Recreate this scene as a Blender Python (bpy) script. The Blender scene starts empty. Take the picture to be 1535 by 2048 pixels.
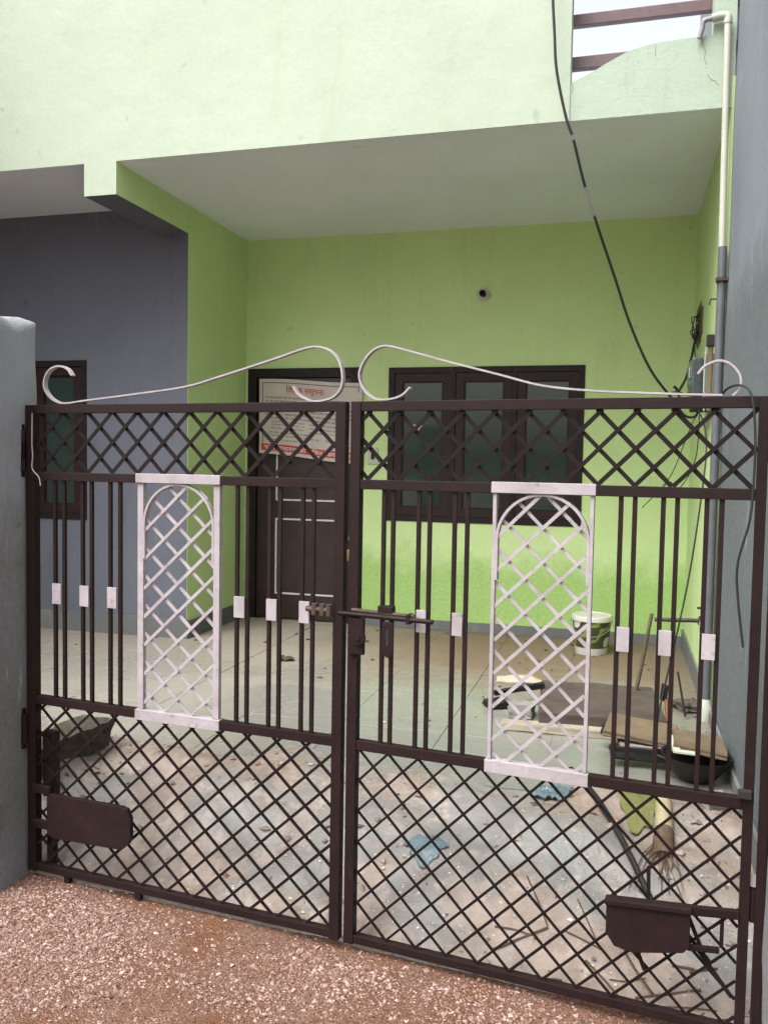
import bpy, bmesh, math, random
import numpy as np
from mathutils import Vector, Matrix
random.seed(7); rng = np.random.default_rng(7)
S = bpy.context.scene; COL = S.collection
PI = math.pi; R = math.radians

# ------------------------------------------------------------------ camera, sky, sun, exposure
cd = bpy.data.cameras.new('camera'); cam = bpy.data.objects.new('camera', cd); COL.objects.link(cam)
cd.sensor_fit = 'HORIZONTAL'; cd.sensor_width = 36.0; cd.lens = 1708.3 / 1535 * 36
cd.clip_start = .05; cd.clip_end = 500
_r = Vector((0.963, 0.267, 0.017)).normalized(); _f = Vector((-0.266, 0.962, -0.055)).normalized()
_u = _r.cross(_f).normalized(); _r = _f.cross(_u)
M = Matrix((_r, _u, -_f)).transposed().to_4x4(); M.translation = Vector((0, 0, 1.55)); cam.matrix_world = M
S.camera = cam

w = bpy.data.worlds.new('World'); S.world = w; w.use_nodes = True
wn = w.node_tree.nodes; wl = w.node_tree.links
sky = wn.new('ShaderNodeTexSky'); sky.sky_type = 'NISHITA'; sky.sun_disc = False
SUN_EL, SUN_AZ = 58, 215                      # degrees; azimuth clockwise from +Y
sky.sun_elevation = R(SUN_EL); sky.sun_rotation = R(SUN_AZ); sky.dust_density = 6; sky.air_density = 1.2
hs = wn.new('ShaderNodeHueSaturation'); hs.inputs['Saturation'].default_value = .22
wl.new(sky.outputs[0], hs.inputs['Color']); wl.new(hs.outputs[0], wn['Background'].inputs[0])
wn['Background'].inputs[1].default_value = .15
sd = bpy.data.lights.new('sun', 'SUN'); sd.energy = 1.5; sd.angle = R(50); sd.color = (1, .965, .91)
sun = bpy.data.objects.new('sun', sd); COL.objects.link(sun)
_d = Vector((math.sin(R(SUN_AZ)) * math.cos(R(SUN_EL)), math.cos(R(SUN_AZ)) * math.cos(R(SUN_EL)), math.sin(R(SUN_EL))))
sun.rotation_euler = _d.to_track_quat('Z', 'Y').to_euler(); sun.location = (0, 0, 20)
S.view_settings.view_transform = 'Standard'; S.view_settings.look = 'None'
S.view_settings.exposure = 1.27; S.view_settings.gamma = 1; S.view_settings.use_curve_mapping = False
S.cycles.max_bounces = 8; S.cycles.diffuse_bounces = 5; S.cycles.use_denoising = True

# ------------------------------------------------------------------ helpers: mesh
class MB:
    def __init__(s): s.v = []; s.f = []; s.m = []
    def add(s, v, f, m=0):
        n = len(s.v); s.v += [tuple(p) for p in v]; s.f += [tuple(i + n for i in q) for q in f]; s.m += [m] * len(f); return s
    def box(s, a, b, m=0, mats=None):
        x0, y0, z0 = a; x1, y1, z1 = b
        v = [(x0,y0,z0),(x1,y0,z0),(x1,y1,z0),(x0,y1,z0),(x0,y0,z1),(x1,y0,z1),(x1,y1,z1),(x0,y1,z1)]
        f = [(0,3,2,1),(4,5,6,7),(0,1,5,4),(1,2,6,5),(2,3,7,6),(3,0,4,7)]     # bottom top front right back left
        s.add(v, f, m)
        if mats: s.m[-6:] = mats
        return s
    def obox(s, c, ex, ey, ez, m=0):
        c, ex, ey, ez = map(Vector, (c, ex, ey, ez))
        v = [c + ex*i + ey*j + ez*k for k in (-1,1) for i, j in ((-1,-1),(1,-1),(1,1),(-1,1))]
        return s.add(v, [(0,3,2,1),(4,5,6,7),(0,1,5,4),(1,2,6,5),(2,3,7,6),(3,0,4,7)], m)
    def bar(s, p, q, w, t, up=(0,1,0), m=0):
        p, q = Vector(p), Vector(q); d = q - p; L = d.length; d.normalize(); up = Vector(up)
        a = d.cross(up).normalized(); b = a.cross(d).normalized()
        return s.obox((p+q)/2, d*L/2, a*w/2, b*t/2, m)
    def tube(s, pts, r, n=8, m=0, cap=True):
        pts = [Vector(p) for p in pts]; N = len(pts); rr = r if hasattr(r, '__len__') else [r]*N
        v = []; nrm = None
        for i, p in enumerate(pts):
            t = (pts[min(i+1, N-1)] - pts[max(i-1, 0)]).normalized()
            if nrm is None:
                nrm = t.cross(Vector((0,0,1)) if abs(t.z) < .9 else Vector((1,0,0))).normalized()
            else:
                nrm = (nrm - t*nrm.dot(t)).normalized()
            bn = t.cross(nrm)
            for k in range(n):
                a = 2*PI*k/n; v.append(p + (nrm*math.cos(a) + bn*math.sin(a))*rr[i])
        f = []
        for i in range(N-1):
            for k in range(n):
                f.append((i*n+k, i*n+(k+1)%n, (i+1)*n+(k+1)%n, (i+1)*n+k))
        if cap: f += [tuple(range(n))[::-1], tuple((N-1)*n+k for k in range(n))]
        return s.add(v, f, m)
    def lathe(s, prof, n=24, c=(0,0,0), m=0):
        c = Vector(c); v = []; f = []
        for r, z in prof:
            for k in range(n):
                a = 2*PI*k/n; v.append(c + Vector((r*math.cos(a), r*math.sin(a), z)))
        for i in range(len(prof)-1):
            for k in range(n):
                f.append((i*n+k, i*n+(k+1)%n, (i+1)*n+(k+1)%n, (i+1)*n+k))
        return s.add(v, f, m)
    def prism(s, poly, y0, y1, m=0):                      # polygon in x,z extruded along y
        n = len(poly)
        v = [(x, y0, z) for x, z in poly] + [(x, y1, z) for x, z in poly]
        f = [tuple(range(n)), tuple(range(2*n-1, n-1, -1))] + [((i+1)%n, i, n+i, n+(i+1)%n) for i in range(n)]
        return s.add(v, f, m)
    def strip(s, pts, t, y0, y1, m=0):                    # flat iron bent along a path in x,z
        pts = [Vector((a, b)) for a, b in pts]; N = len(pts); v = []
        for i, p in enumerate(pts):
            d = (pts[min(i+1, N-1)] - pts[max(i-1, 0)]).normalized(); n = Vector((-d.y, d.x))*t/2
            a, b = p + n, p - n
            v += [(a.x,y0,a.y),(b.x,y0,b.y),(b.x,y1,b.y),(a.x,y1,a.y)]
        f = [(0,1,2,3)] + [tuple(4*(N-1)+k for k in (3,2,1,0))]
        for i in range(N-1):
            for k in range(4):
                f.append((4*i+k, 4*(i+1)+k, 4*(i+1)+(k+1)%4, 4*i+(k+1)%4))
        return s.add(v, f, m)
    def build(s, name, mats, parent=None, smooth=False, bevel=0, loc=None):
        me = bpy.data.meshes.new(name); me.from_pydata(s.v, [], s.f); me.validate()
        for x in (mats if isinstance(mats, (list, tuple)) else [mats]): me.materials.append(x)
        if len(s.m) == len(me.polygons): me.polygons.foreach_set('material_index', s.m)
        bm = bmesh.new(); bm.from_mesh(me); bmesh.ops.recalc_face_normals(bm, faces=bm.faces)
        if bevel: bmesh.ops.bevel(bm, geom=bm.edges[:], offset=bevel, segments=2, affect='EDGES', profile=.6)
        bm.to_mesh(me); bm.free()
        if smooth:
            me.polygons.foreach_set('use_smooth', [True]*len(me.polygons))
            if hasattr(me, 'set_sharp_from_angle'): me.set_sharp_from_angle(angle=R(40))
        return link(name, me, parent, loc)

def link(name, me, parent=None, loc=None):
    o = bpy.data.objects.new(name, me); COL.objects.link(o)
    if parent: o.parent = parent
    if loc is not None: o.location = loc
    return o
def thing(name, label, cat, loc=(0,0,0), rz=0, group=None):
    o = bpy.data.objects.new(name, None); COL.objects.link(o); o.location = loc; o.rotation_euler = (0,0,rz)
    o.empty_display_size = .1
    return tag(o, label, cat, group)
def tag(o, label, cat, group=None):
    o['label'] = label; o['category'] = cat
    if group: o['group'] = group
    return o
def kind(o, k): o['kind'] = k; return o
def crom(P, n=10):
    P = [Vector(p) for p in P]; Q = [P[0]*2-P[1]] + P + [P[-1]*2-P[-2]]; out = []
    for i in range(1, len(Q)-2):
        a, b, c, d = Q[i-1:i+3]
        for k in range(n):
            t = k/n
            out.append(.5*((2*b) + (c-a)*t + (2*a-5*b+4*c-d)*t*t + (3*b-a-3*c+d)*t**3))
    return out + [P[-1]]

# ------------------------------------------------------------------ helpers: materials
class NT:
    def __init__(s, name):
        s.mat = bpy.data.materials.new(name); s.mat.use_nodes = True; s.t = s.mat.node_tree
        s.b = s.t.nodes['Principled BSDF']; s.pos = s.t.nodes.new('ShaderNodeNewGeometry')
        s.tc = s.t.nodes.new('ShaderNodeTexCoord'); s.world = True
    def P(s): return s.pos.outputs['Position'] if s.world else s.tc.outputs['Object']
    def n(s, typ, ins=None, **kw):
        x = s.t.nodes.new(typ)
        for k, v in kw.items(): setattr(x, k, v)
        for k, v in (ins or {}).items(): s.set(x.inputs[k], v)
        return x
    def set(s, sock, v):
        if isinstance(v, bpy.types.NodeSocket): s.t.links.new(v, sock)
        else: sock.default_value = v
    def map(s, scale): return s.n('ShaderNodeMapping', {'Vector': s.P(), 'Scale': scale}).outputs[0]
    def noise(s, scale, detail=4, rough=.55, vec=None, dist=0):
        return s.n('ShaderNodeTexNoise', {'Vector': vec or s.P(), 'Scale': scale, 'Detail': detail, 'Roughness': rough, 'Distortion': dist}).outputs['Fac']
    def voro(s, scale, out='Distance', feature='F1', vec=None, rand=1):
        return s.n('ShaderNodeTexVoronoi', {'Vector': vec or s.P(), 'Scale': scale, 'Randomness': rand}, feature=feature).outputs[out]
    def ramp(s, v, a, b, c0=0., c1=1.):
        x = s.n('ShaderNodeMapRange', {'Value': v, 'From Min': a, 'From Max': b, 'To Min': c0, 'To Max': c1}); x.clamp = True
        return x.outputs[0]
    def mathn(s, op, a, b=0.):
        return s.n('ShaderNodeMath', {0: a, 1: b}, operation=op).outputs[0]
    def mix(s, f, a, b, mode='MIX'):
        x = s.t.nodes.new('ShaderNodeMix'); x.data_type = 'RGBA'; x.blend_type = mode
        s.set(x.inputs[0], f); s.set(x.inputs[6], a if isinstance(a, bpy.types.NodeSocket) else (*a[:3], 1))
        s.set(x.inputs[7], b if isinstance(b, bpy.types.NodeSocket) else (*b[:3], 1)); return x.outputs[2]
    def bump(s, h, strength=.3, dist=.005, prev=None):
        x = s.n('ShaderNodeBump', {'Height': h, 'Strength': strength, 'Distance': dist})
        if prev: s.set(x.inputs['Normal'], prev)
        return x.outputs[0]
    def z(s): return s.n('ShaderNodeSeparateXYZ', {0: s.P()}).outputs[2]
    def y(s): return s.n('ShaderNodeSeparateXYZ', {0: s.P()}).outputs[1]
    def x(s): return s.n('ShaderNodeSeparateXYZ', {0: s.P()}).outputs[0]
    def done(s, col, rough=.7, normal=None, spec=.4, metal=0.):
        s.set(s.b.inputs['Base Color'], col if isinstance(col, bpy.types.NodeSocket) else (*col[:3], 1))
        s.set(s.b.inputs['Roughness'], rough); s.set(s.b.inputs['Specular IOR Level'], spec); s.set(s.b.inputs['Metallic'], metal)
        if normal: s.set(s.b.inputs['Normal'], normal)
        return s.mat

def mul(c, k): return tuple(x*k for x in c)
def plaster(name, col, var=.10, stain=None, stain_amt=.3, damp_shade=None, damp_shade_z=.8, scratch=None, bstr=.25):
    t = NT(name)
    big = t.noise(1.3, 5, .6); fine = t.noise(38, 4, .6)
    c = t.mix(t.ramp(big, .3, .7), mul(col, 1-var), mul(col, 1+var*.6))
    c = t.mix(t.mathn('MULTIPLY', t.ramp(fine, .35, .75), .16), c, mul(col, .72))
    if stain:
        st = t.noise(1, 6, .7, vec=t.map((5.5, 5.5, .7)))
        c = t.mix(t.mathn('MULTIPLY', t.ramp(st, .55, .78), stain_amt), c, stain)
        sp = t.noise(9, 3, .5)
        c = t.mix(t.mathn('MULTIPLY', t.ramp(sp, .70, .76), stain_amt), c, mul(stain, .6))
    if damp_shade:
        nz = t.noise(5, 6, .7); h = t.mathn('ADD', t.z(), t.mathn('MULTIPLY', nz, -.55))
        c = t.mix(t.mathn('MULTIPLY', t.ramp(h, damp_shade_z-.32, damp_shade_z-.75+.2), t.ramp(t.noise(48, 6, .75), .3, .7, .35, .85)), c, damp_shade)
    if scratch:
        sc = t.noise(1, 6, .75, vec=t.map((60, 24, 3.2)))
        m2 = t.noise(1.7, 3, .5)
        c = t.mix(t.mathn('MULTIPLY', t.ramp(sc, .575, .65), t.ramp(m2, .49, .62)), c, scratch)
    n1 = t.bump(t.noise(5, 4, .55), .5, .012); n2 = t.bump(t.noise(90, 5, .7), bstr, .004, n1)
    return t.done(c, t.ramp(fine, .2, .8, .62, .85), n2, .3)

LIME = (.515, .665, .315)
lime = plaster('lime_paint', LIME, .08, (.34, .44, .20), .3)
lime_back = plaster('lime_paint_damp', LIME, .08, (.33, .43, .19), .3, damp_shade=(.20, .375, .065), damp_shade_z=.98)
facade_paint = plaster('pale_lime_paint', (.378, .445, .352), .05, (.29, .34, .22), .35)
parapet_paint = plaster('worn_lime_paint', (.35, .425, .34), .08, (.20, .22, .16), .5, bstr=.5)
bluegrey = plaster('slate_grey_paint', (.122, .130, .160), .09, (.06, .06, .065), .3, scratch=(.165, .17, .19))
ceil_paint = plaster('ceiling_distemper', (.75, .79, .86), .06, (.45, .44, .40), .15, bstr=.5)
wall_grey = plaster('weathered_grey_paint', (.185, .207, .238), .12, (.12, .13, .14), .4, damp_shade=(.088, .102, .102), damp_shade_z=2.5, scratch=(.33, .36, .39), bstr=.5)  # lower part painted darker for the shade falling off down the wall
pillar_grey = plaster('chalky_grey_paint', (.275, .292, .315), .16, (.12, .12, .12), .6, damp_shade=(.13, .125, .118), damp_shade_z=1.45, scratch=(.40, .42, .43), bstr=.6)
skirt_grey = plaster('skirting_cement', (.135, .142, .142), .16, (.27, .27, .24), .5)

def metal_paint(name, col, rough=.42, chip=None, chip_amt=.5, spec=.4):
    t = NT(name)
    n = t.noise(14, 4, .6); c = t.mix(t.ramp(n, .3, .7), mul(col, .82), mul(col, 1.15))
    if chip:
        c = t.mix(t.mathn('MULTIPLY', t.ramp(t.noise(55, 5, .7), .60, .67), chip_amt), c, chip)
    d = t.noise(3, 4, .6)
    c = t.mix(t.mathn('MULTIPLY', t.ramp(d, .5, .75), .2), c, mul(col, 2.2) if col[0] < .1 else (.16, .13, .10))
    return t.done(c, t.ramp(t.noise(30), .3, .7, rough-.08, rough+.14), t.bump(t.noise(120, 3), .15, .002), spec)
gate_brown = metal_paint('brown_enamel', (.013, .0062, .0064), .55, (.05, .025, .018), .25, .18)
gate_black = metal_paint('dark_lattice_enamel', (.009, .0055, .0055), .6, (.04, .022, .016), .2, .15)
gate_white = metal_paint('lilac_white_enamel', (.305, .275, .295), .5, (.13, .10, .09), .7)
wood_dark = metal_paint('dark_brown_woodwork', (.013, .008, .008), .5, None, 0, .25)
wood_red = metal_paint('red_brown_woodwork', (.022, .010, .0095), .48, None, 0, .25)
def simple(name, col, rough=.5, metal=0, var=.15, scale=20, bump=.15, spec=.4, world=True):
    t = NT(name); t.world = world
    n = t.noise(scale, 5, .6); c = t.mix(t.ramp(n, .3, .7), mul(col, 1-var), mul(col, 1+var))
    return t.done(c, rough, t.bump(t.noise(scale*3, 4), bump, .003), spec, metal)
door_leaf = simple('door_veneer', (.030, .017, .015), .35, 0, .25, 6)
bead_white = simple('faded_white_bead', (.55, .53, .50), .5)
glass = simple('tinted_green_glass', (.026, .042, .038), .08, 0, .12, 3, 0, .5)
paper = simple('flex_banner_white', (.50, .43, .39), .45, 0, .07, 8, .05)
ink_red = simple('red_print', (.42, .035, .03), .5); ink_dark = simple('dark_print', (.10, .075, .09), .55)
ink_white = simple('white_print', (.66, .60, .55), .5)
pvc_white = simple('white_pvc', (.40, .42, .35), .4, 0, .08, 8); pvc_grey = simple('grey_pvc', (.095, .10, .112), .45)
rubber = simple('black_cable_rubber', (.010, .012, .011), .55)
rail_purple = simple('maroon_railing_paint', (.12, .075, .085), .45)
brass = simple('brass', (.50, .40, .18), .4, .6, .2, 40); steel = simple('dull_steel', (.35, .35, .36), .4, .8, .2, 40)
rust = simple('rusty_iron', (.055, .038, .030), .7, .2, .4, 40, .5)
porcelain = simple('aged_porcelain', (.50, .46, .38), .4); matt_black = simple('black_matt', (.014, .012, .010), .8)
grey_plastic = simple('meter_grey_plastic', (.22, .24, .25), .35); clear_cover = simple('meter_smoky_cover', (.045, .055, .06), .12, 0, .3, 20, .2)
timber_tan = simple('raw_timber_tan', (.12, .09, .055), .75, 0, .25, 12, .5)
timber_beige = simple('sun_bleached_timber', (.27, .235, .18), .8, 0, .2, 14, .5)
mat_brown = simple('brown_rubber_mat', (.058, .043, .038), .75, 0, .3, 9, .6)
stone_grey = simple('rough_grey_stone', (.19, .18, .165), .85, 0, .25, 18, .8)
cloth_white = simple('dirty_white_cloth', (.34, .30, .24), .9, 0, .15, 15, .4)
iron_black = simple('black_iron_pan', (.017, .016, .015), .5, .3, .3, 20, .3)
blue_sheet = simple('blue_polythene', (.10, .145, .165), .25, 0, .3, 9, .5); green_sheet = simple('green_plastic_sheet', (.13, .135, .05), .3, 0, .2, 9, .5)
straw = simple('broom_straw', (.095, .062, .04), .85, 0, .35, 60, .4); handle_cream = simple('cream_wrapped_handle', (.32, .275, .17), .6)
bucket_white = simple('white_bucket_plastic', (.50, .49, .44), .4, 0, .08, 20)
bucket_dark = simple('printed_dark_green', (.035, .05, .022), .4); bucket_yellow = simple('printed_olive_yellow', (.20, .20, .06), .4)
orange_wood = simple('rust_red_handle', (.20, .07, .04), .6)
stain_grey = simple('crack_grey', (.16, .17, .13), .9)
leaf_brown = simple('dry_leaf', (.07, .045, .028), .8)
board_wire = simple('torn_masonry', (.13, .10, .075), .9, 0, .5, 60, .9)

# mossy concrete
t = NT('mossy_concrete'); c = t.mix(t.ramp(t.noise(16, 6, .7), .35, .65), (.045, .038, .032), (.115, .098, .08))
c = t.mix(t.ramp(t.noise(5, 5, .7), .5, .64), c, (.062, .054, .034)); n1 = t.bump(t.noise(26, 6, .7), 1, .02)
moss = t.done(c, .95, n1, .2)
# road soil
t = NT('road_grit')
cell = t.voro(190, 'Color'); cv = t.n('ShaderNodeSeparateColor', {0: cell}).outputs[0]
c = t.mix(t.ramp(cv, .0, 1.), (.085, .038, .021), (.20, .118, .09)); patch = t.noise(4.2, 5, .65)
c = t.mix(t.ramp(patch, .42, .66, 0, .75), c, (.115, .045, .016))
road_mat = t.done(c, .9, t.bump(t.voro(190), .8, .006, t.bump(t.noise(30, 5, .7), .7, .012)), .25)
t = NT('ground_dust'); road_far = t.done(t.mix(t.noise(1.5, 6, .65), (.16, .12, .09), (.27, .21, .17)), .95, t.bump(t.noise(25, 5), .6, .01), .2)
# grit chips
def chip_mat(name, a, b, c3, thr):
    t = NT(name); rnd = t.pos.outputs['Random Per Island']
    c = t.mix(t.ramp(rnd, 0, thr), a, b); c = t.mix(t.ramp(rnd, thr, 1), c, c3)
    patch = t.noise(3.1, 5, .65); c = t.mix(t.ramp(patch, .50, .68, 0, .62), c, (.125, .058, .028))
    return t.done(c, t.ramp(rnd, .8, 1, .75, .3), None, .4)
chips_pink = chip_mat('pink_grit_chips', (.085, .045, .03), (.22, .132, .112), (.37, .268, .235), .6)
chips_ramp = chip_mat('rubble_chips', (.13, .10, .08), (.235, .185, .155), (.40, .34, .30), .7)
chips_glint = chip_mat('wet_glint_chips', (.30, .24, .20), (.50, .43, .38), (.66, .60, .55), .5)
# rubble slope: wet broken mortar
t = NT('broken_mortar')
a = t.noise(7, 6, .68); b_ = t.noise(2.1, 4, .6); sp = t.noise(45, 5, .7)
c = t.mix(t.ramp(a, .34, .66), (.165, .125, .105), (.31, .25, .21)); c = t.mix(t.ramp(b_, .48, .60), c, (.205, .20, .19))
c = t.mix(t.ramp(t.noise(3.3, 5, .7, dist=.6), .58, .70, 0, .6), c, (.15, .175, .18)); c = t.mix(t.ramp(t.noise(11, 4, .6), .56, .68, 0, .7), c, (.36, .29, .255)); c = t.mix(t.ramp(sp, .62, .72, 0, .5), c, (.09, .062, .05))
mortar = t.done(c, t.ramp(b_, .42, .58, .62, .16), t.bump(sp, .6, .006, t.bump(a, .8, .02)), .5)
# kota stone floor
t = NT('kota_stone')
rnd = t.n('ShaderNodeObjectInfo').outputs['Random']
a = t.noise(2.2, 6, .65, dist=.4); sp = t.noise(30, 5, .65); lay = t.noise(1, 5, .7, vec=t.map((3.5, 26, 3)))
c = t.mix(t.ramp(rnd, 0, 1), (.172, .175, .158), (.192, .190, .168)); c = t.mix(t.ramp(a, .38, .64, 0, .8), c, (.148, .17, .163))
c = t.mix(t.ramp(lay, .45, .7, 0, .45), c, (.255, .225, .185)); c = t.mix(t.ramp(sp, .62, .72, 0, .5), c, (.095, .082, .068))
dirt = t.mathn('ADD', t.y(), t.mathn('MULTIPLY', t.noise(2.6, 5, .65), 1.5))
c = t.mix(t.ramp(dirt, 5.4, 6.2, 0, .92), c, (.140, .098, .056))
dirt2 = t.mathn('ADD', t.x(), t.mathn('MULTIPLY', t.noise(2.6, 5, .65), .9)); c = t.mix(t.ramp(dirt2, .45, .85, 0, .5), c, (.115, .094, .07))
left_light = t.mathn('ADD', t.x(), t.mathn('MULTIPLY', t.noise(2.1, 5, .65), 1.6)); c = t.mix(t.ramp(left_light, -.3, -1.5, 0, .7), c, (.265, .245, .205))  # paler tone paints extra brightness into the left floor
wet = t.ramp(t.noise(1.7, 4, .6), .38, .56)
rg = t.mathn('MAXIMUM', t.ramp(wet, 0, 1, .5, .15), t.ramp(dirt, 5.5, 6.1, .2, .85))
kota = t.done(c, rg, t.bump(lay, .25, .004, t.bump(sp, .25, .003)), .5)
joint = simple('joint_mortar', (.15, .137, .115), .95, 0, .3, 20, .6)

# ------------------------------------------------------------------ ground
def grid(x0, x1, y0, y1, nx, ny, hf):
    xs = np.linspace(x0, x1, nx); ys = np.linspace(y0, y1, ny); X, Y = np.meshgrid(xs, ys); Z = hf(X, Y)
    v = np.stack([X.ravel(), Y.ravel(), Z.ravel()], 1)
    i = np.arange(nx*ny).reshape(ny, nx); f = np.stack([i[:-1,:-1].ravel(), i[:-1,1:].ravel(), i[1:,1:].ravel(), i[1:,:-1].ravel()], 1)
    return v, f
def mesh_np(name, v, f, mat, smooth=True):
    me = bpy.data.meshes.new(name); k = f.shape[1]
    me.vertices.add(len(v)); me.vertices.foreach_set('co', v.astype(np.float32).ravel())
    me.loops.add(f.size); me.loops.foreach_set('vertex_index', f.astype(np.int32).ravel())
    me.polygons.add(len(f)); me.polygons.foreach_set('loop_start', np.arange(0, f.size, k, dtype=np.int32))
    me.update(calc_edges=True); me.validate(); me.materials.append(mat)
    me.polygons.foreach_set('use_smooth', [smooth]*len(me.polygons)); return me
def lump(seed, n=14, fmin=1.5, fmax=14):
    g = np.random.default_rng(seed); fr = fmin*(fmax/fmin)**g.random(n); an = g.random(n)*2*PI; ph = g.random(n)*2*PI
    def h(x, y):
        o = 0*x
        for a, b, c in zip(fr, an, ph): o = o + np.sin(x*a*2*math.cos(b) + y*a*2*math.sin(b) + c)/a
        return o
    return h
h1 = lump(1); h2 = lump(2, 18, 4, 32); h3 = lump(3, 16, 12, 70)
def road_h(x, y): return .004*h1(x, y) + .012*h2(x, y)*.6 + .004*h3(x, y)
def gate_y(x): return 2.455 - .098*x
def ramp_base(x, y):
    t_ = np.clip((y - gate_y(x) + .06)/(3.34 - gate_y(x)), 0, 1); return -.018 + .290*(t_*t_*(3-2*t_)*.5 + t_*.5) + .14*np.exp(-((x+2.32)/.2)**2 - ((y-3.02)/.17)**2)
def ramp_h(x, y):
    e = np.clip((3.45-y)/.25, 0, 1)*np.clip((y-gate_y(x)+.05)/.2, .15, 1)
    edge = .006*h1(x*1.5, y*1.5) + .006*h2(x, y) - np.clip((y-3.36)/.40, 0, 1)*.022
    return ramp_base(x, y) + e*(.014*h1(x, y) + .034*h2(x, y) + .016*h3(x, y)) + np.where(y > 3.2, edge*np.clip((y-3.2)/.15, 0, 1), 0)
mb = MB(); mb.add([(-90,-90,-.06),(90,-90,-.06),(90,90,-.06),(-90,90,-.06)], [(0,1,2,3)])
kind(mb.build('ground', road_far), 'structure')
v, f = grid(-6, 5, -5, 2.85, 300, 230, road_h); kind(link('road', mesh_np('road', v, f, road_mat)), 'structure')
v, f = grid(-4.9, .52, 2.36, 3.80, 380, 130, ramp_h); kind(link('entrance_slope', mesh_np('entrance_slope', v, f, mortar)), 'structure')
OCT = np.array([(1,0,0),(0,1,0),(-1,0,0),(0,-1,0),(0,0,1),(0,0,-1)], float)
OF = np.array([(0,1,4),(1,2,4),(2,3,4),(3,0,4),(1,0,5),(2,1,5),(3,2,5),(0,3,5)])
def chips(name, n, box, hf, size, mat, flat=.55, sig=.45, dens=None):
    x = rng.uniform(box[0], box[1], n); y = rng.uniform(box[2], box[3], n)
    if dens is not None:
        k = rng.random(n) < dens(x, y); x, y = x[k], y[k]; n = len(x)
    z = hf(x, y); s = size*np.exp(rng.normal(0, sig, n)); s = np.clip(s, size*.4, size*3.2)
    V = OCT[None]*(1 + rng.uniform(-.38, .38, (n, 6, 3))) + rng.uniform(-.25, .25, (n, 6, 3))
    a = rng.random(n)*2*PI; ca, sa = np.cos(a), np.sin(a); tl = rng.normal(0, .35, n)
    V[:,:,2] *= flat; X = V[:,:,0].copy(); Zc = V[:,:,2].copy()
    V[:,:,0] = X*np.cos(tl)[:,None] + Zc*np.sin(tl)[:,None]; V[:,:,2] = -X*np.sin(tl)[:,None] + Zc*np.cos(tl)[:,None]
    X = V[:,:,0].copy(); Yc = V[:,:,1].copy()
    V[:,:,0] = X*ca[:,None] - Yc*sa[:,None]; V[:,:,1] = X*sa[:,None] + Yc*ca[:,None]
    V *= s[:,None,None]; V += np.stack([x, y, z + s*.15], 1)[:,None,:]
    F = (OF[None] + (np.arange(n)*6)[:,None,None]).reshape(-1, 3)
    return kind(link(name, mesh_np(name, V.reshape(-1, 3), F, mat, False)), 'stuff')
hp = lump(9, 10, 1.2, 7)
chips('grit', 130000, (-2.5, .72, 1.6, 2.72), road_h, .0033, chips_pink, .55, .42, lambda x, y: np.clip(.60 + .55*hp(x, y), .16, 1)*np.clip((gate_y(x)+.01-y)/.13, .12, 1))
chips('rubble', 1500, (-2.3, .47, 2.45, 3.45), ramp_h, .0055, chips_ramp, .6, .6, lambda x, y: np.clip(.5 + .55*hp(x*1.3+4, y), .1, 1))
chips('glint_chips', 1500, (-2.2, .46, 2.50, 3.15), ramp_h, .0028, chips_glint, .6, .5, lambda x, y: np.clip((3.2-y)/.6, 0, 1))  # bright chips painted in as the wet glints on the slope
chips('rubble', 30, (-2.2, .45, 2.66, 3.30), ramp_h, .014, chips_ramp, .55, .35)

# yard floor: mortar bed + stone tiles
FZ = .27
mb = MB().box((-4.9, 3.38, -.05), (.50, 6.48, FZ-.0042)); bed = kind(mb.build('yard_floor', joint), 'structure')
TX, TY = .508, .60
for i in range(11):
    for j in range(6):
        x0 = -4.85 + i*TX + .0; y0 = 3.37 + j*TY
        x1 = min(x0+TX, .478); y1 = min(y0+TY, 6.49)
        if x1-x0 < .05 or y1-y0 < .05: continue
        if x1 < -3.0 and y0 > 5.5: continue
        if x1 < -3.0: y1 = min(y1, 5.51)
        g = .0010; dz = random.uniform(-.0014, .0014); tx = random.uniform(-.002, .002); ty = random.uniform(-.002, .002)
        xa, xb, ya, yb = x0+g, x1-g, y0+g, y1-g; zt = FZ+dz; b = .0008
        m = MB(); P = [(xa,ya),(xb,ya),(xb,yb),(xa,yb)]; Q = [(xa+b,ya+b),(xb-b,ya+b),(xb-b,yb-b),(xa+b,yb-b)]
        hz = lambda x, y: zt + tx*(x-xa) + ty*(y-ya)
        v = [(x, y, FZ-.03) for x, y in P] + [(x, y, hz(x, y)-b*.8) for x, y in P] + [(x, y, hz(x, y)) for x, y in Q]
        f = [(8,9,10,11)] + [(k, (k+1)%4, 4+(k+1)%4, 4+k) for k in range(4)] + [(4+k, 4+(k+1)%4, 8+(k+1)%4, 8+k) for k in range(4)]
        m.add(v, f).build('floor_tile', kota, bed)

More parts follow.
